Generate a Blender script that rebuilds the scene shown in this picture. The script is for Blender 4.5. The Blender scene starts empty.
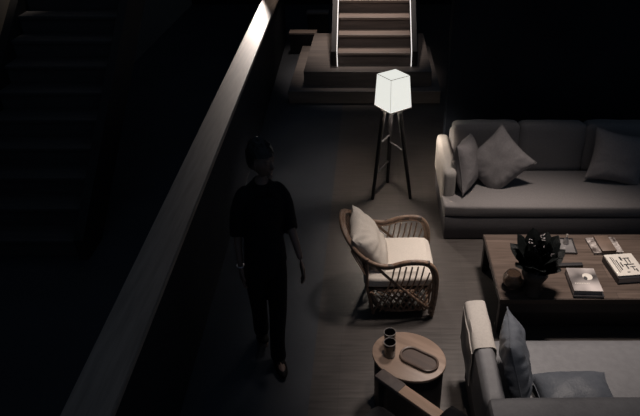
import bpy, bmesh, math, random
from mathutils import Vector, Matrix, noise
random.seed(7)
C = bpy.context.scene.collection
PI = math.pi
R = math.radians

# ------------------------------------------------------------------ materials
def mat(name, col, rough=0.6, metal=0.0, col2=None, scale=8.0, bump=0.0, bscale=60.0, kind='noise',
        emit=None, estr=0.0, spec=0.5, stretch=(1, 1, 1), coat=0.0, trans=0.0, sheen=0.0, detail=4.0):
    m = bpy.data.materials.new(name); m.use_nodes = True
    nt = m.node_tree; N = nt.nodes; L = nt.links
    b = N['Principled BSDF']
    b.inputs['Base Color'].default_value = (*col, 1)
    b.inputs['Roughness'].default_value = rough
    b.inputs['Metallic'].default_value = metal
    b.inputs['Specular IOR Level'].default_value = spec
    b.inputs['Coat Weight'].default_value = coat
    b.inputs['Transmission Weight'].default_value = trans
    b.inputs['Sheen Weight'].default_value = sheen
    tc = N.new('ShaderNodeTexCoord'); mp = N.new('ShaderNodeMapping')
    mp.inputs['Scale'].default_value = stretch
    L.new(tc.outputs['Object'], mp.inputs['Vector'])
    if col2 is not None:
        if kind == 'wave':
            t = N.new('ShaderNodeTexWave'); t.inputs['Scale'].default_value = scale
            t.inputs['Distortion'].default_value = 3.0; t.inputs['Detail'].default_value = 3
            fac = t.outputs['Fac']
        elif kind == 'voronoi':
            t = N.new('ShaderNodeTexVoronoi'); t.inputs['Scale'].default_value = scale
            fac = t.outputs['Distance']
        else:
            t = N.new('ShaderNodeTexNoise'); t.inputs['Scale'].default_value = scale
            t.inputs['Detail'].default_value = detail; fac = t.outputs['Fac']
        L.new(mp.outputs['Vector'], t.inputs['Vector'])
        r = N.new('ShaderNodeValToRGB')
        r.color_ramp.elements[0].position = 0.35; r.color_ramp.elements[1].position = 0.68
        r.color_ramp.elements[0].color = (*col, 1); r.color_ramp.elements[1].color = (*col2, 1)
        L.new(fac, r.inputs['Fac']); L.new(r.outputs['Color'], b.inputs['Base Color'])
    if bump > 0:
        n = N.new('ShaderNodeTexNoise'); n.inputs['Scale'].default_value = bscale; n.inputs['Detail'].default_value = 5
        L.new(mp.outputs['Vector'], n.inputs['Vector'])
        bp = N.new('ShaderNodeBump'); bp.inputs['Strength'].default_value = bump; bp.inputs['Distance'].default_value = 0.01
        L.new(n.outputs['Fac'], bp.inputs['Height']); L.new(bp.outputs['Normal'], b.inputs['Normal'])
    if emit is not None:
        b.inputs['Emission Color'].default_value = (*emit, 1); b.inputs['Emission Strength'].default_value = estr
    return m

def planks_mat(name, c1, c2, cm, bw, bh, rough, rot=0.0, spec=0.5, mortar=0.006):
    m = mat(name, c1, rough=rough, spec=spec)
    nt = m.node_tree; N = nt.nodes; L = nt.links; b = N['Principled BSDF']
    tc = N.new('ShaderNodeTexCoord'); mp = N.new('ShaderNodeMapping'); mp.inputs['Rotation'].default_value = (0, 0, rot)
    L.new(tc.outputs['Object'], mp.inputs['Vector'])
    br = N.new('ShaderNodeTexBrick'); br.inputs['Scale'].default_value = 1
    br.inputs['Brick Width'].default_value = bw; br.inputs['Row Height'].default_value = bh
    br.inputs['Mortar Size'].default_value = mortar; br.inputs['Color1'].default_value = (*c1, 1)
    br.inputs['Color2'].default_value = (*c2, 1); br.inputs['Mortar'].default_value = (*cm, 1)
    L.new(mp.outputs['Vector'], br.inputs['Vector'])
    mp2 = N.new('ShaderNodeMapping'); mp2.inputs['Rotation'].default_value = (0, 0, rot); mp2.inputs['Scale'].default_value = (1.5, 22, 1)
    L.new(tc.outputs['Object'], mp2.inputs['Vector'])
    n = N.new('ShaderNodeTexNoise'); n.inputs['Scale'].default_value = 2.2; n.inputs['Detail'].default_value = 6
    L.new(mp2.outputs['Vector'], n.inputs['Vector'])
    mx = N.new('ShaderNodeMix'); mx.data_type = 'RGBA'; mx.blend_type = 'MULTIPLY'; mx.inputs['Factor'].default_value = 0.75
    r = N.new('ShaderNodeValToRGB'); r.color_ramp.elements[0].position = .3; r.color_ramp.elements[1].position = .7
    r.color_ramp.elements[0].color = (.4, .38, .36, 1); r.color_ramp.elements[1].color = (1, 1, 1, 1)
    L.new(n.outputs['Fac'], r.inputs['Fac'])
    L.new(br.outputs['Color'], mx.inputs[6]); L.new(r.outputs['Color'], mx.inputs[7])
    L.new(mx.outputs[2], b.inputs['Base Color'])
    bp = N.new('ShaderNodeBump'); bp.inputs['Strength'].default_value = .25; bp.inputs['Distance'].default_value = .004
    L.new(n.outputs['Fac'], bp.inputs['Height']); L.new(bp.outputs['Normal'], b.inputs['Normal'])
    return m

M = {}
M['stone'] = mat('dark_stone_floor', (.026, .029, .036), .55, col2=(.038, .042, .05), scale=1.5, bump=.1, bscale=12)
M['lounge'] = planks_mat('grey_brown_wood_floor', (.064, .055, .050), (.055, .047, .043), (.042, .036, .033), 2.6, .24, .45, rot=PI/2, mortar=.0015)
M['blackwall'] = mat('black_plaster', (.008, .010, .014), .9, col2=(.012, .015, .020), scale=2, spec=.1)
M['bluewall'] = mat('blue_black_plaster', (.018, .022, .030), .85, col2=(.026, .03, .038), scale=2, spec=.2)
M['beigewall'] = mat('beige_plaster', (.17, .15, .13), .8, col2=(.19, .17, .145), scale=3)
M['cap'] = mat('pale_wood_cap', (.34, .27, .22), .5, col2=(.24, .19, .155), scale=4, stretch=(8, .6, 1), bump=.1)
M['parapet'] = mat('parapet_paint', (.012, .014, .019), .8, col2=(.016, .018, .024), scale=3, spec=.2)
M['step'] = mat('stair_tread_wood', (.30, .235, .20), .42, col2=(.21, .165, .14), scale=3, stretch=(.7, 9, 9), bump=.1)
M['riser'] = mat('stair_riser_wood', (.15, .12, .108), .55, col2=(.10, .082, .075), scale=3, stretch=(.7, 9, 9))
M['shadedstep'] = mat('shaded_stair_wood', (.06, .055, .055), .6, col2=(.045, .042, .042), scale=3, stretch=(.7, 9, 9))  # stair wood darkened, the unlit flight's dimness is put into the colour
M['darkstringer'] = mat('black_brown_stringer', (.009, .0075, .007), .6, col2=(.007, .006, .006), scale=6)
M['platform'] = mat('platform_wood', (.15, .125, .11), .5, col2=(.10, .085, .078), scale=3, stretch=(.6, 7, 7))
M['darkmetal'] = mat('dark_metal', (.010, .010, .012), .4, metal=.6, col2=(.014, .014, .017), scale=30)
M['brownrail'] = mat('dark_brown_wood', (.04, .03, .025), .45, col2=(.025, .02, .017), scale=6, stretch=(8, 1, 1))
M['led'] = mat('led_strip', (.9, .9, .9), .5, emit=(1, .93, .88), estr=.95)
M['shade'] = mat('lamp_shade_paper', (.5, .48, .45), .8, emit=(.93, .93, .86), estr=.84)
M['blackwood'] = mat('black_stained_wood', (.005, .005, .006), .6, col2=(.008, .007, .008), scale=10, stretch=(1, 1, .1))
M['sofa'] = mat('grey_linen', (.21, .195, .19), .9, col2=(.18, .168, .165), scale=90, bump=.35, bscale=300, spec=.15, sheen=.15)
M['sofa2'] = mat('grey_leather', (.145, .145, .152), .5, col2=(.125, .125, .132), scale=25, bump=.12, bscale=60, spec=.4)
M['sofabase'] = mat('charcoal_linen', (.12, .112, .115), .9, col2=(.10, .095, .10), scale=90, bump=.3, bscale=300, spec=.15)
M['litarm_throw'] = mat('lit_arm_throw_linen', (.42, .39, .36), .9, col2=(.37, .345, .32), scale=90, bump=.3, bscale=300, spec=.15)  # lamp light painted into the far sofa arms; the throw is pale itself
M['pillow'] = mat('taupe_cotton', (.24, .225, .225), .9, col2=(.21, .195, .195), scale=70, bump=.4, bscale=220, spec=.15)
M['pillowdark'] = mat('charcoal_cotton', (.14, .135, .14), .9, col2=(.12, .115, .12), scale=70, bump=.4, bscale=220, spec=.15)
M['pillowblue'] = mat('slate_satin', (.10, .11, .128), .5, col2=(.085, .095, .112), scale=30, bump=.2, bscale=90, spec=.4)
M['cream'] = mat('cream_linen', (.66, .60, .53), .9, col2=(.60, .545, .48), scale=80, bump=.3, bscale=260, spec=.15)
M['rattan'] = mat('rattan_cane', (.27, .175, .12), .36, col2=(.15, .095, .066), scale=35, bump=.25, bscale=120)
M['rattandark'] = mat('rattan_binding', (.07, .045, .032), .4, col2=(.04, .027, .02), scale=60, bump=.3, bscale=200)
M['tablewood'] = planks_mat('smoked_oak_tabletop', (.15, .112, .092), (.10, .074, .061), (.03, .023, .02), 3.0, .16, .3, spec=.6, mortar=.0012)
M['tableedge'] = mat('smoked_oak_edge', (.05, .037, .03), .4, col2=(.035, .026, .022), scale=5, stretch=(1, 8, 8))
M['tablebody'] = mat('table_dark_base', (.014, .013, .015), .5, col2=(.02, .018, .02), scale=8)
M['sidewood'] = mat('side_table_walnut', (.30, .215, .165), .42, col2=(.20, .14, .105), scale=3, stretch=(1, 7, 1), bump=.08)
M['armwood'] = mat('arm_oak', (.50, .345, .255), .5, col2=(.40, .27, .19), scale=4, stretch=(1, 9, 1), bump=.08)
M['armleather'] = mat('arm_leather_wrap', (.13, .105, .095), .6, col2=(.10, .08, .075), scale=25, bump=.15)
M['blackleather'] = mat('black_leather', (.010, .010, .012), .6, col2=(.014, .013, .015), scale=25, bump=.15)
M['vase'] = mat('black_ceramic', (.005, .005, .007), .5, col2=(.008, .008, .01), scale=20)
M['leaf'] = mat('dark_leaf', (.005, .007, .007), .6, col2=(.008, .010, .010), scale=14, spec=.2)
M['flower'] = mat('pale_dried_flower', (.35, .32, .32), .7, col2=(.25, .22, .22), scale=40)
M['glass'] = mat('clear_glass', (.85, .85, .85), .04, trans=1.0); M['glass'].node_tree.nodes['Principled BSDF'].inputs['IOR'].default_value = 1.3
M['smoke'] = mat('smoked_glass', (.02, .018, .018), .1, trans=.5)
M['tintglass'] = mat('amber_glass', (.45, .38, .32), .08, trans=.9)
M['rim'] = mat('glass_rim_metal', (.75, .68, .62), .25, metal=.8)
M['tray'] = mat('dark_walnut_tray', (.075, .05, .04), .45, col2=(.05, .034, .028), scale=4, stretch=(1, 8, 1))
M['trayrim'] = mat('brown_tray_rim', (.12, .085, .068), .35, col2=(.085, .06, .05), scale=12)
M['silver'] = mat('silver_metal', (.5, .48, .47), .3, metal=.7, col2=(.35, .33, .33), scale=10)
M['paper'] = mat('page_block', (.42, .38, .35), .8, col2=(.30, .27, .25), scale=4, stretch=(1, 1, 90))
M['coverdark'] = mat('black_book_cover', (.02, .018, .02), .4, col2=(.03, .028, .03), scale=10)
M['covergrey'] = mat('grey_photo_cover', (.05, .045, .045), .35, col2=(.52, .47, .45), scale=5, detail=1.5)
M['coverwhite'] = mat('ivory_cover', (.62, .58, .52), .5, col2=(.56, .52, .47), scale=12)
M['ink'] = mat('black_ink', (.03, .03, .03), .5, col2=(.05, .05, .05), scale=30)
M['patch'] = mat('patterned_cover', (.06, .045, .04), .4, col2=(.5, .45, .42), scale=28, detail=2)
M['brownbox'] = mat('brown_leather_box', (.16, .11, .085), .5, col2=(.12, .085, .065), scale=12)
M['skin'] = mat('skin', (.16, .10, .08), .5, col2=(.14, .09, .07), scale=20)
M['hair'] = mat('black_hair', (.008, .007, .008), .38, col2=(.012, .010, .010), scale=50, bump=.6, bscale=90)
M['shirt'] = mat('black_shirt_cloth', (.006, .006, .009), .85, col2=(.008, .008, .011), scale=60, spec=.15)
M['trousers'] = mat('black_trouser_cloth', (.006, .006, .008), .85, col2=(.008, .008, .010), scale=60, spec=.15)
M['shoe'] = mat('black_shoe_leather', (.007, .006, .006), .7, col2=(.01, .009, .009), scale=30, spec=.15)
M['metal'] = mat('bracelet_metal', (.6, .6, .62), .3, metal=.9)

# ------------------------------------------------------------------ helpers
def empty(name, label, cat, loc=(0, 0, 0), rz=0, group=None):
    o = bpy.data.objects.new(name, None); C.objects.link(o)
    o.location = loc; o.rotation_euler = (0, 0, rz); o.empty_display_size = .1
    o['label'] = label; o['category'] = cat
    if group: o['group'] = group
    return o
def obj(name, bm, m, parent=None, smooth=True, loc=None, rot=None):
    me = bpy.data.meshes.new(name); bm.normal_update(); bm.to_mesh(me); bm.free()
    me.materials.append(M[m] if isinstance(m, str) else m)
    if smooth:
        me.polygons.foreach_set('use_smooth', [True] * len(me.polygons))
        try: me.set_sharp_from_angle(angle=R(38))
        except Exception: pass
    o = bpy.data.objects.new(name, me); C.objects.link(o)
    if parent: o.parent = parent
    if loc: o.location = loc
    if rot: o.rotation_euler = rot
    return o
def tag(o, label, cat, group=None):
    o['label'] = label; o['category'] = cat
    if group: o['group'] = group
    return o
def struct(name, bm, m):
    o = obj(name, bm, m, smooth=False); o['kind'] = 'structure'; return o
def copy_tree(o, parent=None):
    c = o.copy(); C.objects.link(c)
    if parent: c.parent = parent
    for ch in list(o.children): copy_tree(ch, c)
    return c
def box(x0, x1, y0, y1, z0, z1, bev=0.0, seg=2, bm=None):
    b = bmesh.new()
    bmesh.ops.create_cube(b, size=1)
    for v in b.verts:
        v.co = Vector(((x0 + x1)/2 + v.co.x*(x1 - x0), (y0 + y1)/2 + v.co.y*(y1 - y0), (z0 + z1)/2 + v.co.z*(z1 - z0)))
    if bev > 0:
        bmesh.ops.bevel(b, geom=list(b.edges), offset=bev, segments=seg, affect='EDGES', profile=.5)
    if bm is None: return b
    merge(bm, b); return bm
def merge(a, b):
    me = bpy.data.meshes.new('t'); b.to_mesh(me); b.free(); a.from_mesh(me); bpy.data.meshes.remove(me); return a
def xform(bm, mtx):
    bmesh.ops.transform(bm, matrix=mtx, verts=bm.verts); return bm
def smooth_path(pts, n=6, closed=False):
    P = [Vector(p) for p in pts]; out = []
    k = len(P); rng = range(k if closed else k - 1)
    for i in rng:
        p0 = P[(i-1) % k] if closed or i > 0 else P[0]*2 - P[1]
        p1 = P[i]; p2 = P[(i+1) % k]
        p3 = P[(i+2) % k] if closed or i + 2 < k else p2*2 - p1
        for j in range(n):
            t = j/n
            out.append(.5*((2*p1) + (p2-p0)*t + (2*p0-5*p1+4*p2-p3)*t*t + (3*p1-p0-3*p2+p3)*t**3))
    if not closed: out.append(P[-1].copy())
    return out
def tube(pts, r, seg=8, closed=False, bm=None, cap=True, wob=0):
    bm = bm or bmesh.new(); P = [Vector(p) for p in pts]; n = len(P); rings = []
    rr = r if callable(r) else (lambda t: r)
    prev = None
    for i, p in enumerate(P):
        if closed: d = P[(i+1) % n] - P[i-1]
        else: d = P[min(i+1, n-1)] - P[max(i-1, 0)]
        d.normalize()
        if prev is None:
            a = d.orthogonal().normalized()
        else:
            a = (prev - d*prev.dot(d)); a = a.normalized() if a.length > 1e-6 else d.orthogonal().normalized()
        prev = a; b = d.cross(a)
        q = rr(i/max(1, n-1))
        rings.append([bm.verts.new(p + (a*math.cos(2*PI*k/seg) + b*math.sin(2*PI*k/seg))*q) for k in range(seg)])
    for i in range(n if closed else n-1):
        A = rings[i]; B = rings[(i+1) % n]
        for k in range(seg): bm.faces.new((A[k], A[(k+1) % seg], B[(k+1) % seg], B[k]))
    if cap and not closed:
        bm.faces.new(rings[0][::-1]); bm.faces.new(rings[-1])
    return bm
def lathe(prof, seg=28, bm=None, sx=1, sy=1, center=(0, 0)):
    bm = bm or bmesh.new(); rings = []
    for r, z in prof:
        if r < 1e-5: rings.append([bm.verts.new((center[0], center[1], z))])
        else: rings.append([bm.verts.new((center[0] + sx*r*math.cos(2*PI*k/seg), center[1] + sy*r*math.sin(2*PI*k/seg), z)) for k in range(seg)])
    for A, B in zip(rings, rings[1:]):
        if len(A) == 1 and len(B) == 1: continue
        for k in range(seg):
            j = (k+1) % seg
            if len(A) == 1: bm.faces.new((A[0], B[k], B[j]))
            elif len(B) == 1: bm.faces.new((A[k], A[j], B[0]))
            else: bm.faces.new((A[k], A[j], B[j], B[k]))
    bmesh.ops.recalc_face_normals(bm, faces=bm.faces)
    return bm
def prism(outline, z0, z1, bev=0.0, seg=2):
    bm = bmesh.new()
    vs = [bm.verts.new((x, y, z0)) for x, y in outline]; f = bm.faces.new(vs)
    ex = bmesh.ops.extrude_face_region(bm, geom=[f])
    for g in ex['geom']:
        if isinstance(g, bmesh.types.BMVert): g.co.z = z1
    bmesh.ops.recalc_face_normals(bm, faces=bm.faces)
    if bev > 0:
        ed = [e for e in bm.edges if abs(e.verts[0].co.z - e.verts[1].co.z) < 1e-6]
        bmesh.ops.bevel(bm, geom=ed, offset=bev, segments=seg, affect='EDGES', profile=.5)
    return bm
def soft_box(sx, sy, sz, puff=.02, bev=.03, n=10, wr=.004, seed=0, fr=6):
    """upholstered block, centred in x,y, base z=0"""
    b = bmesh.new(); bmesh.ops.create_cube(b, size=1)
    bmesh.ops.subdivide_edges(b, edges=b.edges, cuts=n, use_grid_fill=True)
    hx, hy, hz = sx/2, sy/2, sz/2
    for v in b.verts:
        c = v.co*2; p = Vector((c.x*hx, c.y*hy, c.z*hz))
        # round corners
        q = Vector((max(-hx+bev, min(hx-bev, p.x)), max(-hy+bev, min(hy-bev, p.y)), max(-hz+bev, min(hz-bev, p.z))))
        d = p - q
        if d.length > 1e-9: p = q + d.normalized()*bev
        fx = 1 - c.x**2; fy = 1 - c.y**2; fz = 1 - c.z**2
        if abs(c.z) > .99: p.z += math.copysign(puff*math.sqrt(max(0, fx*fy)), c.z) if c.z > 0 else 0
        if abs(c.y) > .99: p.y += math.copysign(puff*.6*math.sqrt(max(0, fx*fz)), c.y)
        if abs(c.x) > .99: p.x += math.copysign(puff*.3*math.sqrt(max(0, fy*fz)), c.x)
        nn = noise.noise(Vector((p.x*fr + seed*7, p.y*fr, p.z*fr)))
        if c.z > -.99: p += p.normalized()*nn*wr
        p.z += hz
        v.co = p
    bmesh.ops.recalc_face_normals(b, faces=b.faces)
    return b
def pillow(w, h, t, seed=0, wr=.006, n=30, pinch=.11):
    """scatter cushion: knife edge, pinched corners; lies in local XZ plane, thickness along Y, centred"""
    b = bmesh.new(); F = []; 
    for side in (1, -1):
        g = [[None]*(n+1) for _ in range(n+1)]
        for i in range(n+1):
            for j in range(n+1):
                u = -1 + 2*i/n; v = -1 + 2*j/n
                if side == -1 and (i in (0, n) or j in (0, n)): g[i][j] = F[0][i][j]; continue
                fu = 1 - abs(u)**2.4; fv = 1 - abs(v)**2.4
                th = (max(0, fu)*max(0, fv))**.48
                x = u*w/2*(1 - pinch*(1 - v*v)*abs(u)**3)
                z = v*h/2*(1 - pinch*(1 - u*u)*abs(v)**3)
                y = side*th*t/2
                a = math.atan2(v, u); rad = math.hypot(u, v)
                fold = math.sin(a*17 + seed + 3*noise.noise(Vector((u*2, v*2, seed))))*max(0, rad-.35)*.9
                y += side*wr*th*(fold + 1.6*noise.noise(Vector((u*2.2+seed, v*2.2, side*3.))))
                g[i][j] = b.verts.new((x, y, z))
        F.append(g)
        for i in range(n):
            for j in range(n):
                q = (g[i][j], g[i+1][j], g[i+1][j+1], g[i][j+1])
                b.faces.new(q if side == -1 else q[::-1])
    bmesh.ops.recalc_face_normals(b, faces=b.faces)
    return b
def piping(w, h, r=.004, pinch=.11, n=24):
    pts = []
    for s in range(4):
        for i in range(n):
            t = -1 + 2*i/n
            u, v = [(t, -1), (1, t), (-t, 1), (-1, -t)][s]
            pts.append((u*w/2*(1 - pinch*(1 - v*v)*abs(u)**3), 0, v*h/2*(1 - pinch*(1 - u*u)*abs(v)**3)))
    return tube(pts, r, 6, closed=True)

# ------------------------------------------------------------------ camera
TH = math.atan(388/600)
H = 3.15
cam = bpy.data.cameras.new('camera'); co = bpy.data.objects.new('camera', cam); C.objects.link(co)
co.location = (0, 0, H); co.rotation_euler = (PI/2 - TH, 0, 0)
cam.sensor_fit = 'HORIZONTAL'; cam.sensor_width = 36; cam.lens = 36*600/640
cam.shift_x = -55/640; cam.clip_end = 100
bpy.context.scene.camera = co

# ------------------------------------------------------------------ setting
struct('floor', box(-3.95, -.425, -1.0, 12.5, -.2, 0), 'stone')
struct('floor_lounge', box(-.425, 6, -1.0, 12.5, -.2, 0.0), 'lounge')
struct('wall_back', box(-3.95, 6, 12.5, 12.7, -.2, 5.2), 'blackwall')
struct('wall_right', box(.70, 6, 5.44, 5.62, 0, 5.2), 'blackwall')
struct('wall_left', box(-3.95, -3.72, -1, 12.5, 0, 5.2), 'beigewall')

# parapet: dark wall with pale wooden cap
def parapet():
    xr = lambda y: -1.213 - (y - 2.54)*.0355
    y0, y1 = 1.2, 10.2
    bm = bmesh.new()
    def slab(o, inset, z0, z1):
        b = bmesh.new(); w = .235
        pts = [(xr(y0)-w+inset, y0), (xr(y0)-inset, y0), (xr(y1)-inset, y1), (xr(y1)-w+inset, y1)]
        vs = [b.verts.new((x, y, z)) for z in (z0, z1) for x, y in pts]
        for f in ((3,2,1,0),(4,5,6,7),(0,1,5,4),(1,2,6,5),(2,3,7,6),(3,0,4,7)): b.faces.new([vs[k] for k in f])
        return b
    t = empty('parapet', 'long dark half wall with a pale wooden cap left of the walking person', 'parapet', ((xr(y0)-.12), y0, 0))
    off = Matrix.Translation((-(xr(y0)-.12), -y0, 0))
    obj('half_wall', xform(slab(0, .02, 0, .86), off), 'parapet', t, smooth=False)
    b = xform(slab(0, 0, .86, .90), off); bmesh.ops.bevel(b, geom=list(b.edges), offset=.006, segments=2, affect='EDGES')
    c = obj('wooden_cap', b, 'cap', t); c['label'] = 'pale worn wooden cap along the top'
parapet()

# platform of two low tiers
p = tag(obj('platform_step', box(-1.14, .86, 7.42, 9.3, 0, .17, .006), 'platform', smooth=False), 'wide low lower platform step nearest the floor lamp', 'step')
p = tag(obj('platform_step', box(-.94, .75, 7.60, 9.3, .17, .37, .006), 'platform', smooth=False), 'upper platform step directly under the staircase foot', 'step')
# dark plinths on the left of the platform
for (xa, xb, ya, yb, h, lb) in ((-1.35, -.93, 9.42, 9.58, .34, 'dark wooden bench box left of the lit staircase, nearer one'), (-1.15, -.80, 10.3, 10.48, .42, 'dark wooden bench box left of the lit staircase, farther one')):
    t = empty('bench_box', lb, 'bench', ((xa+xb)/2, (ya+yb)/2, .37 if xa > -1.1 and False else .0), 0, 'bench boxes')
    obj('box_body', box(-(xb-xa)/2, (xb-xa)/2, -(yb-ya)/2, (yb-ya)/2, 0, h-.03), 'blackwood', t, smooth=False)
    obj('lit_top', box(-(xb-xa)/2-.01, (xb-xa)/2+.01, -(yb-ya)/2-.01, (yb-ya)/2+.01, h-.03, h, .004), 'step', t, smooth=False)  # pale wood on a dark box, light on the top put into colour

def staircase(label, w, n, loc, led, mt, mr):
    t = empty('staircase', label, 'staircase', loc)
    rise, go = .17, .235
    for i in range(n):
        y = i*go; z = i*rise
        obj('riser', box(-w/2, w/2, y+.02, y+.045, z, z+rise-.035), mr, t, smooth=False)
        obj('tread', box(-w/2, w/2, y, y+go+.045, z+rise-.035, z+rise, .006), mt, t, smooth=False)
    L = n*go; Hh = n*rise
    for s in (-1, 1):
        b = bmesh.new()
        xa, xb = (w/2, w/2+.08) if s > 0 else (-w/2-.08, -w/2)
        pr = [(-.04, 0), (-.04, .20), (L, Hh+.22), (L, Hh-.25), (.25, 0)]
        A = [b.verts.new((xa, y, z)) for y, z in pr]; B = [b.verts.new((xb, y, z)) for y, z in pr]
        b.faces.new(A[::-1]); b.faces.new(B)
        for k in range(len(pr)):
            b.faces.new((A[k], A[(k+1) % len(pr)], B[(k+1) % len(pr)], B[k]))
        bmesh.ops.recalc_face_normals(b, faces=b.faces)
        obj('stringer', b, 'darkstringer', t, smooth=False)
        if led:
            x = s*(w/2 + .004)
            b = bmesh.new()
            dy = L; dz = Hh+.02
            vs = []
            for (yy, zz) in ((-.045, .202), (L, Hh+.222)):
                for dx in (0, .010):
                    for h in (0, .010): vs.append(b.verts.new((s*(w/2 + dx), yy, zz + h)))
            for f in ((0,1,3,2), (4,5,7,6), (0,1,5,4), (2,3,7,6), (0,2,6,4), (1,3,7,5)): b.faces.new([vs[k] for k in f])
            # front vertical run
            box(*(sorted((s*w/2, s*(w/2+.010)))), -.052, -.041, 0, .21, bm=b)
            bmesh.ops.recalc_face_normals(b, faces=b.faces)
            o = obj('light_strip', b, 'led', t, smooth=False); o['label'] = 'bright white strip of light'
    return t
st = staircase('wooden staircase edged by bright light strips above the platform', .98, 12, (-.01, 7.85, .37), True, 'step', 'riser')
st2 = staircase('dim unlit wooden staircase beside the left wall', 1.0, 15, (-3.02, 4.1, 0), False, 'shadedstep', 'shadedstep')

# ------------------------------------------------------------------ floor lamp
def floor_lamp():
    t = empty('floor_lamp', 'lit tripod floor lamp with white four sided shade', 'lamp', (.165, 5.16, 0))
    zb, zt = .935, 1.235
    rb, rt = .172, .148
    a0 = R(-99)
    def ring(r, z, k): a = a0 + k*PI/2; return Vector((r*math.cos(a), r*math.sin(a), z))
    b = bmesh.new()
    lo = [b.verts.new(ring(rb, zb, k)) for k in range(4)]; hi = [b.verts.new(ring(rt, zt, k)) for k in range(4)]
    for k in range(4): b.faces.new((lo[k], lo[(k+1)%4], hi[(k+1)%4], hi[k]))
    b.faces.new(hi)
    bmesh.ops.recalc_face_normals(b, faces=b.faces)
    s = obj('lamp_shade', b, 'shade', t)
    # thin frame along the edges
    f = bmesh.new()
    for k in range(4):
        tube([ring(rt+.002, zt+.001, k), ring(rt+.002, zt+.001, k+1)], .0022, 6, bm=f)
        tube([ring(rb+.002, zb, k), ring(rt+.002, zt, k)], .0012, 6, bm=f)
    obj('shade_frame', f, 'trayrim', s)
    b = bmesh.new()
    for k in range(4): tube([ring(rb*.97, zb-.008, k), ring(rb*.97, zb-.008, k+1)], .0075, 6, bm=b)
    tube([ring(rb*.97, zb-.008, 0), ring(rb*.97, zb-.008, 2)], .006, 6, bm=b); tube([ring(rb*.97, zb-.008, 1), ring(rb*.97, zb-.008, 3)], .006, 6, bm=b)
    obj('base_frame', b, 'blackwood', t)
    tops = [Vector((-.085, -.05, zb-.02)), Vector((.06, -.05, zb-.02)), Vector((-.01, .09, zb-.02))]
    feet = [Vector((-.19, -.13, .002)), Vector((.185, -.12, .002)), Vector((-.035, .20, .002))]
    def leg(a, c):
        d = (c-a).normalized(); b = bmesh.new()
        tube([a, c], lambda q: .024 - .008*q, 8, bm=b); return b
    for a, c in zip(tops, feet):
        obj('leg', leg(a, c), 'blackwood', t)
    pt = lambda k, z: tops[k].lerp(feet[k], (tops[k].z - z)/(tops[k].z - feet[k].z))
    for (i, zi, j, zj) in ((0, .58, 2, .58), (2, .50, 1, .50), (0, .27, 2, .27), ):
        obj('stretcher', tube([pt(i, zi), pt(j, zj)], .010, 8), 'blackwood', t)
    return t
floor_lamp()

# ------------------------------------------------------------------ far sofa
def far_sofa():
    X0, X1, Y0, Y1 = .60, 3.90, 4.35, 5.30
    t = empty('sofa', 'long grey fabric sofa with back cushions behind the coffee table', 'sofa', ((X0+X1)/2, (Y0+Y1)/2, 0))
    off = Matrix.Translation((-(X0+X1)/2, -(Y0+Y1)/2, 0))
    W = X1-X0
    obj('base', xform(box(X0+.01, X1-.01, Y0+.004, Y1-.02, .01, .235, .012), off), 'sofabase', t)
    b = soft_box(W, .64, .125, puff=.018, bev=.03, n=16, wr=.004)
    obj('seat_cushion', xform(b, off @ Matrix.Translation(((X0+X1)/2, Y0+.32, .235))), 'sofa', t)
    b = soft_box(W-.24, .18, .44, puff=.01, bev=.03, n=12)
    obj('back_frame', xform(b, off @ Matrix.Translation(((X0+X1)/2, Y1-.09, .235))), 'sofa', t)
    for s, x in ((0, X0-.005), (1, X1-.115)):
        b = soft_box(.12, .77, .365, puff=.008, bev=.04, n=12, wr=.004, seed=s)
        a = obj('arm', xform(b, off @ Matrix.Translation((x+.06, Y1-.385-.015, .235))), 'litarm_throw', t)
    n = 5; cw = (W-.25)/n
    for i in range(n):
        b = soft_box(cw-.004, .17, .455, puff=.018, bev=.03, n=14, wr=.008, seed=i+3)
        mtx = off @ Matrix.Translation((X0+.125+cw*(i+.5), 5.035, .345)) @ Matrix.Rotation(R(-8), 4, 'X')
        c = obj('back_cushion', xform(b, mtx), 'sofa', t)
    for x in (X0+.1, X1-.1):
        for y in (Y0+.1, Y1-.1): obj('foot', xform(box(x-.03, x+.03, y-.03, y+.03, 0, .01), off), 'blackwood', t, smooth=False)
far_sofa()

def put_pillow(name, label, w, h, th, m, loc, rot, seed, wr=.006):
    o = obj(name, pillow(w, h, th, seed, wr), m)
    o.rotation_mode = 'XYZ'; o.location = loc; o.rotation_euler = rot
    obj('piping', piping(w, h), m, o)
    return tag(o, label, 'cushion', 'throw pillows on the two sofas')
# leaning on left arm (thickness along X)
put_pillow('throw_pillow', 'dark pillow propped against the left arm of the far sofa', .50, .44, .20, 'pillow', (.825, 4.74, .565), (R(-14), R(10), R(68)), 1.3)
put_pillow('throw_pillow', 'taupe pillow tilted on one corner beside the far sofa left arm', .50, .46, .19, 'pillow', (1.10, 4.74, .575), (R(-30), R(-44), R(8)), 4.1, .008)
put_pillow('throw_pillow', 'brownish pillow leaning near the right end of the far sofa', .50, .47, .18, 'pillow', (2.19, 4.79, .59), (R(-24), R(9), R(-6)), 8.2)

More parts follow.
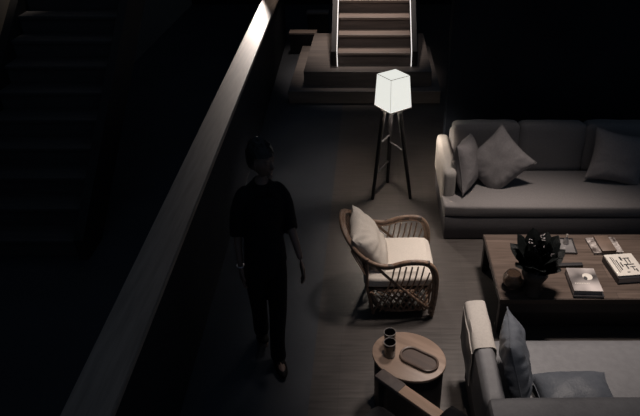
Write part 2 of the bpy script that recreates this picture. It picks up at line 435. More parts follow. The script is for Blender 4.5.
# ------------------------------------------------------------------ near sofa (faces the coffee table, seen from behind)
def near_sofa():
    X0, X1, Y0, Y1 = .575, 3.2, 1.86, 2.82
    cx, cy = (X0+X1)/2, (Y0+Y1)/2
    t = empty('sofa', 'grey leather sofa seen from behind in the lower right corner', 'sofa', (cx, cy, 0))
    off = Matrix.Translation((-cx, -cy, 0)); W = X1-X0
    obj('base', xform(box(X0+.02, X1-.02, Y0+.02, 2.75, .03, .25, .012), off), 'sofabase', t)
    b = soft_box(W-.22, .67, .13, puff=.012, bev=.03, n=18, wr=.005, seed=2)
    obj('seat_cushion', xform(b, off @ Matrix.Translation((cx, 2.75-.335, .25))), 'sofa2', t)
    b = soft_box(W-.02, .21, .405, puff=.012, bev=.035, n=16, wr=.006, seed=5)
    obj('backrest', xform(b, off @ Matrix.Translation((cx, 1.975, .25))), 'sofa2', t)
    for x in (X0, X1-.115):
        b = soft_box(.115, .75, .35, puff=.01, bev=.035, n=16, wr=.005, seed=x)
        obj('arm', xform(b, off @ Matrix.Translation((x+.0575, 2.82-.375, .25))), 'sofa2', t)
    for x in (X0+.12, X1-.12):
        for y in (Y0+.12, 2.65): obj('foot', xform(box(x-.03, x+.03, y-.03, y+.03, 0, .03), off), 'blackwood', t, smooth=False)
near_sofa()
# blanket over the arm
def blanket():
    b = bmesh.new(); n, m = 26, 40
    cx = .575+.0575; prof = []
    hw = .069
    prof += [(-hw-.006, .30+.02*i) for i in range(14)]
    for i in range(9):
        a = PI - PI*i/8; e = .55
        prof.append((hw*math.copysign(abs(math.cos(a))**e, math.cos(a)), .565 + .052*abs(math.sin(a))**.7))
    prof += [(hw+.002, .56-.02*i) for i in range(7)]
    m = len(prof); g = []
    for i in range(n+1):
        y = 2.845 - .40*i/n; row = []
        for j, (px, pz) in enumerate(prof):
            q = noise.noise(Vector((y*9, px*14, pz*9)))
            dx = .006*q*(1 if px > 0 else -1); dz = .004*q
            row.append(b.verts.new((cx + px + (dx if abs(px) > .06 else 0), y + .012*noise.noise(Vector((px*10, pz*6, 4.))), pz + abs(dz))))
        g.append(row)
    for i in range(n):
        for j in range(m-1): b.faces.new((g[i][j], g[i][j+1], g[i+1][j+1], g[i+1][j]))
    bmesh.ops.recalc_face_normals(b, faces=b.faces)
    ex = bmesh.ops.solidify(b, geom=list(b.faces), thickness=.004)
    o = obj('throw_blanket', b, 'litarm_throw')
    tag(o, 'folded pale throw draped over the left arm of the near sofa', 'blanket')
blanket()
put_pillow('throw_pillow', 'wrinkled slate pillow standing against the near sofa left arm', .46, .40, .15, 'pillowblue', (.80, 2.41, .58), (R(-17), R(14), R(80)), 2.2, .018)
put_pillow('throw_pillow', 'slate pillow lying flat on the near sofa seat', .45, .32, .19, 'pillowblue', (1.115, 2.245, .452), (R(89), 0, R(2)), 6.2, .004)

# ------------------------------------------------------------------ coffee table
def coffee_table():
    X0, X1, Y0, Y1, Z = .875, 2.55, 3.18, 3.97, .33
    cx, cy = (X0+X1)/2, (Y0+Y1)/2
    t = empty('coffee_table', 'low plank topped dark wood coffee table between the two sofas', 'table', (cx, cy, 0))
    off = Matrix.Translation((-cx, -cy, 0))
    obj('tabletop', xform(box(X0+.012, X1-.012, Y0+.012, Y1-.012, Z-.03, Z, 0), off), 'tablewood', t, smooth=False)
    b = bmesh.new()
    box(X0, X0+.012, Y0, Y1, Z-.04, Z, .002, 1, b); box(X1-.012, X1, Y0, Y1, Z-.04, Z, .002, 1, b)
    box(X0+.012, X1-.012, Y0, Y0+.012, Z-.04, Z, .002, 1, b); box(X0+.012, X1-.012, Y1-.012, Y1, Z-.04, Z, .002, 1, b)
    obj('edge_band', xform(b, off), 'tableedge', t, smooth=False)
    obj('base', xform(box(X0+.10, X1-.10, Y0+.08, Y1-.08, 0, Z-.10, .01), off), 'tablebody', t, smooth=False)
    for x in (X0+.01, X1-.07):
        for y in (Y0+.01, Y1-.07):
            obj('leg', xform(box(x, x+.06, y, y+.06, 0, Z-.04, .004), off), 'tablebody', t, smooth=False)
    b = bmesh.new(); box(X0+.07, X1-.07, Y0+.02, Y0+.05, Z-.14, Z-.04, bm=b); box(X0+.07, X1-.07, Y1-.05, Y1-.02, Z-.14, Z-.04, bm=b)
    obj('apron', xform(b, off), 'tablebody', t, smooth=False)
    return Z
ZT = coffee_table() + .0005

# vase with dark leaves
def vase():
    x, y = 1.115, 3.265
    t = empty('vase', 'black vase near the left end of the coffee table', 'vase', (x, y, ZT))
    b = lathe([(r*1.15, z*1.1) for r, z in [(0, 0), (.060, 0), (.068, .006), (.058, .04), (.050, .075), (.064, .115), (.080, .15), (.078, .18), (.060, .205), (.052, .215), (.044, .212), (.05, .19), (.03, .12), (0, .10)]], 32)
    obj('vase_body', b, 'vase', t)
    p = empty('leafy_bouquet', 'bunch of broad dark leaves with pale sprigs in the black vase', 'plant', (x, y, ZT+.065))
    rnd = random.Random(3)
    k = 0
    for ring, (cnt, tilt, ln, wd) in enumerate(((6, 10, .30, .13), (9, 28, .31, .15), (10, 52, .26, .15))):
        for i in range(cnt):
            a = 2*PI*i/cnt + ring*.5 + rnd.uniform(-.2, .2)
            tl = R(tilt + rnd.uniform(-7, 7)); l = ln*rnd.uniform(.85, 1.1)
            b = bmesh.new(); n = 10; rows = []
            rad = Vector((math.cos(a), math.sin(a), 0)); tan = Vector((-math.sin(a), math.cos(a), 0))
            pos = Vector((0, 0, .10)) + rad*.012; ang = tl*.25
            for s in range(n+1):
                q = s/n; w = wd*.5*math.sin(PI*min(1, q*.97+.03)**1.15)**.6 if 0 < q < 1 else .002
                d = rad*math.sin(ang) + Vector((0, 0, 1))*math.cos(ang); nrm = rad*math.cos(ang) - Vector((0, 0, 1))*math.sin(ang)
                rows.append([b.verts.new(pos + tan*w*u + nrm*(abs(u)*w*.35 + .004*math.sin(q*18)*u)) for u in (-1, -.5, 0, .5, 1)])
                pos = pos + d*l/n; ang += tl*1.5/n
            for r0, r1 in zip(rows, rows[1:]):
                for u in range(4): b.faces.new((r0[u], r0[u+1], r1[u+1], r1[u]))
            bmesh.ops.solidify(b, geom=list(b.faces), thickness=.0015)
            obj('leaf', b, 'leaf', p)
    for i in range(9):
        a = rnd.uniform(0, 2*PI); rr = rnd.uniform(.02, .09); top = Vector((rr*math.cos(a), rr*math.sin(a), rnd.uniform(.30, .38)))
        sp = obj('sprig', tube(smooth_path([(0, 0, .07), tuple(top*.55 + Vector((0, 0, .05))), tuple(top)], 4), .0016, 5), 'leaf', p)
        b = bmesh.new()
        for q in range(7):
            c = top + Vector((rnd.uniform(-.018, .018), rnd.uniform(-.018, .018), rnd.uniform(-.02, .014)))
            d = Vector((rnd.uniform(-1, 1), rnd.uniform(-1, 1), rnd.uniform(-.2, 1))).normalized()*.009
            tube([c-d, c, c+d], lambda s: .0030*math.sin(PI*(s*.8+.1)), 6, bm=b)
        f = obj('flower', b, 'flower', sp)
vase()
# glass bowl behind-left of the vase
def bowl():
    t = tag(obj('glass_bowl', lathe([(0, 0), (.030, 0), (.055, .012), (.072, .05), (.070, .09), (.052, .118), (.048, .116), (.064, .088), (.066, .05), (.05, .017), (0, .008)], 36), 'tintglass', loc=(.985, 3.325, ZT)),
            'round smoked glass bowl left of the black vase', 'bowl')
    ring = [(.050*math.cos(2*PI*k/36), .050*math.sin(2*PI*k/36), .118) for k in range(36)]
    o = obj('rim', tube(ring, .0022, 6, closed=True), 'rim', t)
bowl()
def flat_tray(name, label, cat, x, y, w, d, m, h=.018, rz=0, z=ZT, rim='trayrim'):
    t = empty(name, label, cat, (x, y, z), rz)
    obj('tray_floor', box(-w/2, w/2, -d/2, d/2, 0, .006), m, t, smooth=False)
    b = bmesh.new()
    for s in (-1, 1):
        box(*sorted((s*w/2, s*(w/2-.008))), -d/2, d/2, .006, h, bm=b)
        box(-w/2+.008, w/2-.008, *sorted((s*d/2, s*(d/2-.008))), .006, h, bm=b)
    obj('rim', b, rim, t, smooth=False)
    return t
# dark slab tray + silver tray with small ornaments
flat_tray('tray', 'dark rectangular tray holding glass pieces right of the vase', 'tray', 1.485, 3.80, .17, .20, 'silver', .016, rz=R(-4), rim='blackwood')
def ornament(label, x, y, prof, m, name='glass_bottle', cat='bottle'):
    t = empty(name, label, cat, (x, y, ZT+.0065))
    obj('glass_body', lathe(prof, 20), m, t)
    zt = prof[-1][1]
    obj('stopper', lathe([(0, zt), (.008, zt), (.012, zt+.008), (.008, zt+.02), (0, zt+.022)], 14), 'rim', t)
ornament('small clear bottle on the dark tray, left one', 1.44, 3.83, [(0, 0), (.022, 0), (.025, .01), (.022, .03), (.010, .042), (.009, .05), (0, .05)], 'silver')
ornament('taller clear bottle on the dark tray, right one', 1.508, 3.835, [(0, 0), (.020, 0), (.023, .015), (.016, .045), (.008, .055), (.008, .068), (0, .068)], 'silver')
tag(obj('serving_board', prism([(1.27, 3.53), (1.56, 3.54), (1.56, 3.575), (1.27, 3.565)], ZT, ZT+.022, .003), 'tablebody', smooth=False), 'narrow dark wooden board lying behind the photo book', 'board')

def book(label, x, y, z, w, d, h, cover, rz, group=None, art=None):
    t = empty('book', label, 'book', (x, y, z), rz, group)
    c = bmesh.new()
    box(-w/2, w/2, -d/2, d/2, 0, .003, bm=c); box(-w/2, w/2, -d/2, d/2, h-.003, h, bm=c); box(-w/2, -w/2+.003, -d/2, d/2, .003, h-.003, bm=c)
    obj('cover', c, cover, t, smooth=False)
    obj('pages', box(-w/2+.003, w/2-.004, -d/2+.004, d/2-.004, .003, h-.003), 'paper', t, smooth=False)
    if art: art(t, w, d, h)
    return t
def strips(t, w, d, h, rects, m, nm='print'):
    b = bmesh.new()
    for (x0, x1, y0, y1) in rects: box(x0*w, x1*w, y0*d, y1*d, h, h+.0008, bm=b)
    obj(nm, b, m, t, smooth=False)
def art_photo(t, w, d, h):
    b = prism([(w*.5*math.cos(a)*.36+.03, d*.5*math.sin(a)*.30+.03) for a in [2*PI*k/20 for k in range(20)]], h, h+.0008)
    obj('printed_photo', b, 'coverwhite', t, smooth=False)
    b = prism([(.014*math.cos(a)+.012, .02*math.sin(a)+.012) for a in [2*PI*k/16 for k in range(16)]], h+.0008, h+.0014)
    obj('printed_figure', b, 'ink', t, smooth=False)
    strips(t, w, d, h, [(-.38+.06*i, -.38+.06*i+.035, -.20, -.16) for i in range(9)], 'coverwhite', 'title_line')
def art_ink(t, w, d, h):
    r = [(-.36, -.33, -.35, .38), (-.29, -.27, -.30, .36), (-.23, -.19, -.25, .22), (-.05, .02, .18, .36), (.06, .30, .26, .30), (.10, .14, .02, .26), (.22, .26, .05, .26),
         (-.04, .32, -.04, .01), (.0, .05, -.22, -.04), (.12, .30, -.15, -.11), (.18, .22, -.30, -.15), (-.10, .0, -.38, -.34), (.26, .31, -.36, -.22), (-.14, -.09, -.1, .1)]
    strips(t, w, d, h, r, 'ink', 'ink_drawing')
book('black bound book under the photo covered book', 1.505, 3.327, ZT, .215, .27, .020, 'coverdark', R(-2))
book('thick book with a grey photo cover in front centre', 1.500, 3.335, ZT+.0205, .20, .255, .034, 'covergrey', R(-2), art=art_photo)
book('thick black book under the ivory drawing cover', 1.85, 3.49, ZT, .225, .27, .050, 'coverdark', R(6))
book('ivory covered book with black ink drawing on top', 1.845, 3.495, ZT+.0505, .215, .25, .014, 'coverwhite', R(6), art=art_ink)
book('flat patterned pale and dark book at the back right', 1.80, 3.80, ZT, .235, .20, .018, 'patch', R(3))
t = empty('leather_case', 'brown leather case lying across the patterned book', 'case', (1.80, 3.795, ZT+.0185), R(3))
obj('case_body', box(-.055, .055, -.10, .10, 0, .013, .003), 'brownbox', t)
obj('case_lid', box(-.056, .056, -.101, .101, .0135, .022, .003), 'brownbox', t)

# ------------------------------------------------------------------ rattan armchair
def rattan_chair():
    t = empty('rattan_armchair', 'curved rattan armchair with cream cushions facing the sofas', 'chair', (.130, 3.63, 0), R(2)); t.scale = (.92, .92, .92)
    B = bmesh.new()
    def sp(pts, n=7): return smooth_path(pts, n)
    # arm + back hoop, two nested canes
    for k, (ins, dz, r) in enumerate(((0, 0, .017), (.022, -.026, .013))):
        half = [(.315-ins, .300-ins*.3, .03), (.335-ins, .305-ins*.3, .25), (.325-ins, .31-ins*.3, .46+dz), (.25, .315-ins*.3, .565+dz), (.10, .31-ins*.3, .575+dz), (-.06, .305-ins*.3, .535+dz),
                (-.20, .29-ins*.3, .575+dz), (-.315+ins, .245-ins*.3, .67+dz), (-.39+ins, .14, .765+dz*.6), (-.41+ins, 0, .80+dz*.4)]
        pts = half + [(x, -y, z) for x, y, z in half[-2::-1]]
        obj('arm_hoop', tube(sp(pts), r, 10), 'rattan', t)
    # bindings on the arms
    for s in (-1, 1):
        for (x, z) in ((.25, .563), (-.03, .537), (.14, .573)):
            obj('cane_binding', tube([(x-.020, s*.312, z), (x+.020, s*.312, z)], .0205, 10), 'rattandark', t)
    # seat ring and base ring
    def ringp(rx, ry, z, cx=0, n=36, p=3.2):
        o = []
        for k in range(n):
            a = 2*PI*k/n; c, s = math.cos(a), math.sin(a)
            o.append((cx + rx*math.copysign(abs(c)**(2/p), c), ry*math.copysign(abs(s)**(2/p), s), z))
        return o
    obj('seat_ring', tube(ringp(.265, .285, .27, .045), .014, 8, closed=True), 'rattan', t)
    obj('base_ring', tube(ringp(.235, .275, .055, .065), .015, 8, closed=True), 'rattan', t)
    for s in (-1, 1):
        obj('leg', tube([(-.165, s*.25, 0), (-.19, s*.255, .16), (-.215, s*.27, .3), (-.21, s*.29, .60)], .014, 8), 'rattan', t)
        obj('leg', tube([(.31, s*.295, 0), (.315, s*.30, .05)], .019, 8), 'rattan', t)
    # swept diagonal canes on each side (crossing lattice)
    for s in (-1, 1):
        for i in range(10):
            x0 = -.16 + i*.046
            pts = [(x0, s*.287, .055), (x0+.06, s*.298, .20), (min(x0+.13, .32), s*.302, .36), (min(x0+.16, .325), s*.303, .46 if x0 > .1 else .52)]
            obj('side_cane', tube(sp(pts, 4), .0065, 6), 'rattan', t)
        for i in range(8):
            x0 = .30 - i*.052
            pts = [(x0, s*.281, .055), (x0-.07, s*.291, .17), (x0-.17, s*.294, .27)]
            pts = [(max(-.19, a), q, c) for a, q, c in pts]
            obj('side_cane', tube(sp(pts, 4), .0065, 6), 'rattan', t)
        # big swept support from arm to base (front)
        obj('side_brace', tube(sp([(-.17, s*.30, .56), (-.02, s*.318, .40), (.16, s*.318, .22), (.31, s*.31, .07)], 5), .012, 8), 'rattan', t)
    # back canes
    for i in range(13):
        y = -.24 + i*.04; h = .80 - .13*(abs(y)/.24)**2.4
        xt = -.405 + .08*(abs(y)/.24)**2
        obj('back_cane', tube(sp([(-.205+.03*(abs(y)/.24)**3, y*.95, .26), (-.235, y, .42), (-.325, y, .62), (xt, y, h-.02)], 4), .0065, 6), 'rattan', t)
    for z, yy, x in ((.42, .245, -.236), (.60, .25, -.318)):
        obj('back_band', tube(sp([(x+.03, -yy, z), (x, -.12, z), (x-.005, 0, z), (x, .12, z), (x+.03, yy, z)], 5), .007, 6), 'rattan', t)
    # front canes under seat
    for i in range(9):
        y = -.20 + i*.05
        obj('front_cane', tube([(.295, y, .06), (.308, y, .265)], .0065, 6), 'rattan', t)
    obj('seat_base', box(-.20, .285, -.26, .26, .262, .278), 'rattandark', t, smooth=False)
    b = soft_box(.56, .53, .125, puff=.03, bev=.045, n=14, wr=.006, seed=9)
    c = obj('seat_cushion', xform(b, Matrix.Translation((.045, 0, .280))), 'cream', t)
    b = pillow(.50, .47, .20, 12.5, .015)
    mtx = Matrix.Translation((-.190, 0, .555)) @ Matrix.Rotation(R(-34), 4, 'Y') @ Matrix.Rotation(R(90), 4, 'Z')
    c = obj('back_cushion', xform(b, mtx), 'cream', t)
rattan_chair()

# ------------------------------------------------------------------ side table, tray, tumblers
SX, SY, SZ = .203, 2.545, .45
def side_table():
    t = empty('side_table', 'oval wooden topped drum side table with tray and tumblers', 'table', (SX, SY, 0), R(-30))
    o = [(.230*math.cos(2*PI*k/64), .187*math.sin(2*PI*k/64)) for k in range(64)]
    obj('tabletop', prism(o, SZ-.022, SZ, .004), 'sidewood', t)
    o = [(.218*math.cos(2*PI*k/64), .176*math.sin(2*PI*k/64)) for k in range(64)]
    obj('drum', prism(o, 0.0, SZ-.022, .006), 'tablebody', t)
side_table()
def stadium(L, r, n=14):
    o = []
    for k in range(n+1): a = -PI/2 + PI*k/n; o.append((L/2 + r*math.cos(a), r*math.sin(a)))
    for k in range(n+1): a = PI/2 + PI*k/n; o.append((-L/2 + r*math.cos(a), r*math.sin(a)))
    return o
def oval_tray():
    t = empty('tray', 'long rounded dark wood tray on the oval side table', 'tray', (.262, 2.505, SZ), R(-33))
    obj('tray_floor', prism(stadium(.115, .058), .0005, .008), 'tray', t)
    pts = [(x, y, .014) for x, y in stadium(.115, .060)]
    b = tube(pts, .0075, 8, closed=True)
    obj('rim', b, 'trayrim', t)
oval_tray()
def tumbler(label, x, y):
    t = empty('tumbler', label, 'glass', (x, y, SZ+.0005), 0, 'tumblers on the side table')
    obj('glass_body', lathe([(0, 0), (.031, 0), (.034, .004), (.036, .11), (.0335, .11), (.031, .012), (0, .010)], 32), 'smoke', t)
    ring = [(.0348*math.cos(2*PI*k/32), .0348*math.sin(2*PI*k/32), .111) for k in range(32)]
    obj('rim', tube(ring, .0022, 6, closed=True), 'rim', t)
tumbler('smoked glass tumbler at the back of the side table', .09, 2.628)
tumbler('smoked glass tumbler in front of the other tumbler', .088, 2.545)

# ------------------------------------------------------------------ wooden armchair at the bottom edge
def wood_chair():
    # arm runs from (379,370) to (441,416) in the photo
    a = Vector((.022, 2.262, .62)); b_ = Vector((.325, 1.985, .62))
    d = (b_-a).normalized(); ang = math.atan2(d.y, d.x)
    t = empty('lounge_chair', 'black lounge chair with flat pale oak arm at the bottom edge', 'chair', (a.x, a.y, 0), ang)
    w = .032
    rail = obj('arm_rail', box(0, .60, -w, w, .596, .62, .003), 'armwood', t)
    obj('leather_wrap', box(-.002, .165, -w-.003, w+.003, .593, .623, .004), 'armleather', rail)
    obj('arm_rail', box(0, .60, -w-.58, w-.58, .596, .62, .003), 'armwood', t)
    for y in (0, -.58):
        for x in (.03, .55): obj('leg', box(x-.018, x+.018, y-.018, y+.018, 0, .596, .004), 'blackwood', t)
    obj('seat_frame', box(.02, .58, -.56, -.02, .24, .30, .01), 'blackwood', t)
    obj('seat_cushion', xform(soft_box(.54, .52, .13, puff=.02, bev=.035), Matrix.Translation((.29, -.29, .30))), 'blackleather', t)
    obj('backrest', xform(soft_box(.12, .52, .40, puff=.02, bev=.035), Matrix.Translation((.55, -.29, .42))), 'blackleather', t)
    return t
wood_chair()

# ------------------------------------------------------------------ person
def skin_mesh(verts, edges, root=0, levels=2):
    me = bpy.data.meshes.new('tmp'); me.from_pydata([v[0] for v in verts], edges, [])
    o = bpy.data.objects.new('tmp', me); C.objects.link(o)
    s = o.modifiers.new('s', 'SKIN')
    for i, v in enumerate(verts):
        d = me.skin_vertices[0].data[i]; r = v[1]; d.radius = r if isinstance(r, tuple) else (r, r)
        d.use_root = (i == root)
    s.use_smooth_shade = True
    u = o.modifiers.new('u', 'SUBSURF'); u.levels = levels; u.render_levels = levels
    dg = bpy.context.evaluated_depsgraph_get(); dg.update()
    m2 = bpy.data.meshes.new_from_object(o.evaluated_get(dg))
    bm = bmesh.new(); bm.from_mesh(m2)
    bpy.data.objects.remove(o); bpy.data.meshes.remove(m2)
    return bm
def remesh(bm, vox, smooth=6):
    me = bpy.data.meshes.new('tmp'); bm.to_mesh(me); bm.free()
    o = bpy.data.objects.new('tmp', me); C.objects.link(o)
    r = o.modifiers.new('r', 'REMESH'); r.mode = 'VOXEL'; r.voxel_size = vox
    s = o.modifiers.new('s', 'SMOOTH'); s.iterations = smooth; s.factor = .4
    dg = bpy.context.evaluated_depsgraph_get(); dg.update()
    m2 = bpy.data.meshes.new_from_object(o.evaluated_get(dg))
    b2 = bmesh.new(); b2.from_mesh(m2)
    bpy.data.objects.remove(o); bpy.data.meshes.remove(m2)
    return b2
def ball(c, r, seg=20):
    b = bmesh.new(); bmesh.ops.create_uvsphere(b, u_segments=seg, v_segments=seg//2+2, radius=1)
    for v in b.verts: v.co = Vector((v.co.x*r[0], v.co.y*r[1], v.co.z*r[2])) + Vector(c)
    return b
def person():
    # local frame: figure faces -Y (towards the viewer), x to the viewer's right
    px, py = -.725, 2.99
    t = empty('person', 'slim person in loose black shirt and trousers walking beside the half wall', 'person', (px, py, 0), R(22)); t.scale = (.82, .90, .94); t.rotation_euler = (0, R(2.4), R(22))
    S = {'hip': (.0, 0, .93), 'hipL': (-.085, 0, .90), 'hipR': (.085, 0, .90)}
    anL = (-.05, .16, .13); knL = (-.085, .03, .50)       # trailing leg
    anR = (.025, -.12, .085); knR = (.065, -.08, .49)     # leading leg
    ARMS = [[(-.135, .005, 1.395), (-.168, .02, 1.27), (-.182, .045, 1.11), (-.190, .02, .98), (-.192, -.01, .86)],
            [(.155, .005, 1.395), (.186, -.01, 1.27), (.206, .0, 1.11), (.226, -.075, 1.01), (.236, -.155, .925)]]
    V = [((0, 0, .95), (.125, .095)), ((.005, .0, 1.10), (.110, .083)), ((.01, 0, 1.26), (.125, .088)), ((.01, .005, 1.375), (.095, .07)), ((.01, .0, 1.45), .048), ((.015, -.012, 1.53), .048),
         *[(p, r) for a in ARMS for p, r in zip(a, (.048, .042, .037, .031, .023))],
         ((-.085, 0, .86), .088), (knL, .058), (anL, .036), ((.085, -.01, .86), .088), (knR, .058), (anR, .036)]
    E = [(0,1),(1,2),(2,3),(3,4),(4,5),(3,6),(6,7),(7,8),(8,9),(9,10),(3,11),(11,12),(12,13),(13,14),(14,15),(0,16),(16,17),(17,18),(0,19),(19,20),(20,21)]
    bm = skin_mesh(V, E)
    # feet
    for (a, yaw) in ((anL, 0), (anR, 0)):
        merge(bm, ball((a[0], a[1]-.06, max(.045, a[2]-.045)), (.042, .115, .038)))
    # head
    hc = Vector((.018, -.018, 1.635))
    hd = ball((0, 0, 0), (.073, .092, .110), 28)
    for v in hd.verts:
        z = v.co.z
        if z < -.02: k = (-.02 - z)/.09; v.co.x *= 1 - .30*k; v.co.y = v.co.y*(1-.12*k) - .010*k
        # eye sockets
        for s in (-1, 1):
            d = (v.co - Vector((s*.030, -.086, .008))).length
            if d < .026: v.co.y += .007*(1 - d/.026)
    merge(hd, tube([(0, -.084, .015), (0, -.101, -.012), (0, -.106, -.026), (0, -.090, -.034)], lambda q: .008+.006*q, 8))
    merge(hd, ball((0, -.086, -.056), (.022, .010, .006), 12)); merge(hd, ball((0, -.084, -.067), (.019, .010, .006), 12))
    merge(hd, ball((0, -.075, -.095), (.022, .018, .014), 12))
    for s in (-1, 1):
        merge(hd, ball((s*.074, .005, -.012), (.010, .018, .032), 12))
        merge(hd, ball((s*.030, -.082, .008), (.012, .010, .009), 12))
        merge(hd, tube([(s*.014, -.088, .026), (s*.032, -.088, .031), (s*.050, -.074, .025)], .005, 6))
    xform(hd, Matrix.Translation(hc) @ Matrix.Rotation(R(34), 4, 'Z'))
    merge(bm, hd)
    # hands
    for s, w, dr in ((-1, Vector(ARMS[0][4]), Vector((.0, -.16, -1))), (1, Vector(ARMS[1][4]), Vector((.08, -.38, -1)))):
        d = dr.normalized(); side = Vector((0, -1, 0)); side = (side - d*side.dot(d)).normalized(); nrm = d.cross(side)
        palm = w + d*.055
        hb = bmesh.new(); bmesh.ops.create_uvsphere(hb, u_segments=16, v_segments=12, radius=1)
        mm = Matrix((side*.042, nrm*.017, d*.052)).transposed().to_4x4(); mm.translation = palm
        xform(hb, mm); merge(bm, hb)
        curl = -s if nrm.x < 0 else s
        inn = nrm*(1 if nrm.x*s < 0 else -1)
        for i, L in enumerate((.072, .080, .074, .058)):
            base = palm + d*.035 + side*(.030 - .020*i)
            p1 = base + d*L*.45 + inn*.004; p2 = p1 + (d*.8 + inn*.5)*L*.33; p3 = p2 + (d*.5 + inn*.8)*L*.26
            tube([base - d*.02, p1, p2, p3], lambda q: .0095 - .002*q, 8, bm=bm); 
        th = palm - d*.02 + side*.03
        tube([th, th + side*.022 + d*.025 + inn*.006, th + side*.026 + d*.055 + inn*.014], lambda q: .0115-.003*q, 8, bm=bm)
    bm = remesh(bm, .0065, 4)
    body = obj('body', bm, 'skin', t)
    # hair: short, full on top
    hb = bmesh.new(); bmesh.ops.create_uvsphere(hb, u_segments=40, v_segments=28, radius=1)
    dl = []
    for v in hb.verts:
        n = v.co.copy(); q = noise.noise(n*5)*.010 + noise.noise(n*11)*.006
        v.co = Vector((n.x*.086, n.y*.100 + .008, n.z*.118 + .018)) + n*(q + .004)
    fr = [v for v in hb.verts if (v.co.z < .040 and v.co.y < -.015) or v.co.z < -.055]
    bmesh.ops.delete(hb, geom=fr, context='VERTS')
    bmesh.ops.solidify(hb, geom=list(hb.faces), thickness=.012)
    xform(hb, Matrix.Translation(hc) @ Matrix.Rotation(R(34), 4, 'Z'))
    obj('hair', hb, 'hair', t)
    # shirt: loose, elbow sleeves
    def limb(path, bm):
        """stack of elliptical sections: (centre, rx, ry) blended into a solid"""
        P = smooth_path([p[0] for p in path], 6); Q = smooth_path([(p[1], p[2], 0) for p in path], 6)
        rings = []; seg = 24
        for i, (p, q) in enumerate(zip(P, Q)):
            d = (P[min(i+1, len(P)-1)] - P[max(i-1, 0)]).normalized()
            ax = Vector((1, 0, 0)); ax = (ax - d*ax.dot(d)).normalized(); ay = d.cross(ax)
            rings.append([bm.verts.new(p + ax*q.x*math.cos(2*PI*k/seg) + ay*q.y*math.sin(2*PI*k/seg)) for k in range(seg)])
        for A, B in zip(rings, rings[1:]):
            for k in range(seg): bm.faces.new((A[k], A[(k+1) % seg], B[(k+1) % seg], B[k]))
        bm.faces.new(rings[0][::-1]); bm.faces.new(rings[-1])
        return bm
    b = bmesh.new()
    limb([((0, 0, .86), .165, .125), ((.0, 0, 1.0), .155, .118), ((.005, 0, 1.14), .140, .108), ((.01, 0, 1.28), .150, .112), ((.01, .003, 1.385), .150, .092), ((.01, 0, 1.435), .115, .078), ((.01, -.003, 1.468), .072, .064), ((.01, -.008, 1.49), .060, .058)], b)
    for pts in ARMS:
        limb([(Vector(pts[0])*1.0 + Vector((-.05 if pts[0][0] > 0 else .05, 0, .022)), .045, .05), (Vector(pts[0]) + Vector((0, 0, -.022)), .048, .056), (pts[1], .051, .054), (pts[2], .055, .056), (Vector(pts[2]).lerp(Vector(pts[3]), .25), .054, .056)], b)
    bmesh.ops.recalc_face_normals(b, faces=b.faces)
    sm = remesh(b, .010, 5)
    for v in sm.verts:
        p_ = v.co.copy(); v.co += v.normal*(.008*noise.noise(Vector((p_.x*9, p_.y*9, p_.z*5))) + .003*noise.noise(p_*22))
    sh = obj('shirt', sm, 'shirt', t)
    b = bmesh.new()
    for s in (-1, 1):
        vs_ = [b.verts.new(c) for c in ((.01+s*.012, -.088, 1.405), (.01+s*.062, -.080, 1.400), (.01+s*.070, -.03, 1.465), (.01+s*.045, -.045, 1.487))]
        b.faces.new(vs_)
    bmesh.ops.solidify(b, geom=list(b.faces), thickness=.004)
    obj('collar', b, 'shirt', sh)
    # trousers
    b = bmesh.new()
    limb([((0, 0, .78), .150, .115), ((0, 0, .90), .155, .115), ((0, 0, 1.0), .140, .105)], b)
    limb([((-.070, .0, .90), .085, .105), ((-.078, .01, .74), .086, .098), ((-.075, .03, .50), .068, .078), ((-.052, .11, .24), .062, .074), ((-.046, .145, .13), .062, .074)], b)
    limb([((.070, .0, .90), .085, .105), ((.072, -.03, .74), .086, .098), ((.058, -.075, .50), .068, .078), ((.030, -.11, .24), .062, .074), ((.026, -.118, .07), .064, .078)], b)
    bmesh.ops.recalc_face_normals(b, faces=b.faces)
    sm = remesh(b, .010, 5)
    for v in sm.verts:
        p_ = v.co.copy(); v.co += v.normal*.006*noise.noise(Vector((p_.x*9, p_.y*9, p_.z*3)))
    obj('trousers', sm, 'trousers', t)
    for a in (anL, anR):
        b = ball((0, 0, 0), (.050, .135, .048), 20)
        for v in b.verts:
            if v.co.z < -.030: v.co.z = -.030
            if v.co.y < -.03: v.co.z *= .75
        z = max(.0315, a[2]-.045)
        rx = R(0) if a is anR else R(28)
        o = obj('shoe', xform(b, Matrix.Translation((a[0], a[1]-.06, z if a is anR else .085)) @ Matrix.Rotation(rx*-1, 4, 'X')), 'shoe', t)
    ring = [(.026*math.cos(2*PI*k/20), .026*math.sin(2*PI*k/20), 0) for k in range(20)]
    b = tube(ring, .004, 6, closed=True); xform(b, Matrix.Translation((-.192, -.008, .872)))
    c = obj('bracelet', b, 'metal', t)
person()

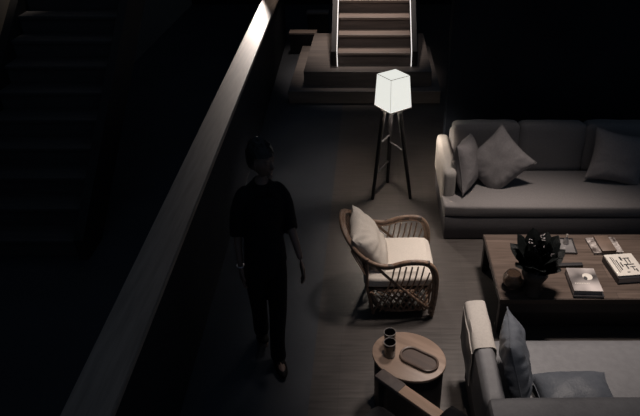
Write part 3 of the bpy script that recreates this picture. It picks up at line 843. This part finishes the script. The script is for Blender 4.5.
# ------------------------------------------------------------------ lights
def light(name, kind, loc, energy, col, **k):
    l = bpy.data.lights.new(name, kind); l.energy = energy; l.color = col
    o = bpy.data.objects.new(name, l); C.objects.link(o); o.location = loc
    for a, v in k.items():
        if a == 'target':
            o.rotation_euler = (Vector(v) - Vector(loc)).to_track_quat('-Z', 'Y').to_euler()
        else: setattr(l, a, v)
    return o
light('lamp_glow', 'POINT', (.165, 5.16, 1.0), 42, (1, .86, .74), shadow_soft_size=.04)
light('ceiling_spot_lounge', 'SPOT', (1.35, 4.05, 4.9), 1150, (1, .87, .79), spot_size=R(43), spot_blend=1.0, shadow_soft_size=.35, target=(1.12, 3.42, .3))
light('ceiling_spot_table', 'SPOT', (.50, 1.9, 4.6), 230, (1, .86, .76), spot_size=R(20), spot_blend=1.0, shadow_soft_size=.1, target=(.40, 2.40, .5))
light('stair_fill', 'SPOT', (-.1, 9.6, 5.6), 950, (1, .86, .78), spot_size=R(26), spot_blend=1.0, shadow_soft_size=.1, target=(-.2, 8.7, 1.0))  # added light over the flight, no fixture belongs to it
light('riser_fill', 'SPOT', (0, 5.2, 5.0), 170, (1, .86, .78), spot_size=R(26), spot_blend=1.0, shadow_soft_size=.1, target=(-.15, 8.3, .9))  # frontal fill put in to brighten the risers
light('floor_patch_fill', 'SPOT', (-.95, 9.6, 4.6), 190, (1, .84, .72), spot_size=R(26), spot_blend=1.0, shadow_soft_size=.1, target=(-1.0, 9.1, .2))  # unseen source added to make the lit floor patch left of the stairs
light('cap_fill', 'SPOT', (-2.25, 11.9, 1.30), 900, (1, .86, .77), spot_size=R(10), spot_blend=1.0, shadow_soft_size=.02, target=(-1.42, 6.3, .80))  # invented grazing light for the half wall cap, placed to spare the walkway
light('wall_fill', 'SPOT', (-3.3, 6.9, 3.9), 130, (1, .86, .74), spot_size=R(34), spot_blend=1.0, shadow_soft_size=.05, target=(-3.75, 6.6, 2.0))  # helper light added so the sliver of left wall shows bright
w = bpy.data.worlds.new('night'); bpy.context.scene.world = w; w.use_nodes = True
w.node_tree.nodes['Background'].inputs[0].default_value = (.50, .70, 1, 1)
w.node_tree.nodes['Background'].inputs[1].default_value = .055
vs = bpy.context.scene.view_settings
vs.view_transform = 'Standard'; vs.look = 'None'; vs.gamma = 1; vs.exposure = 0; vs.use_curve_mapping = False
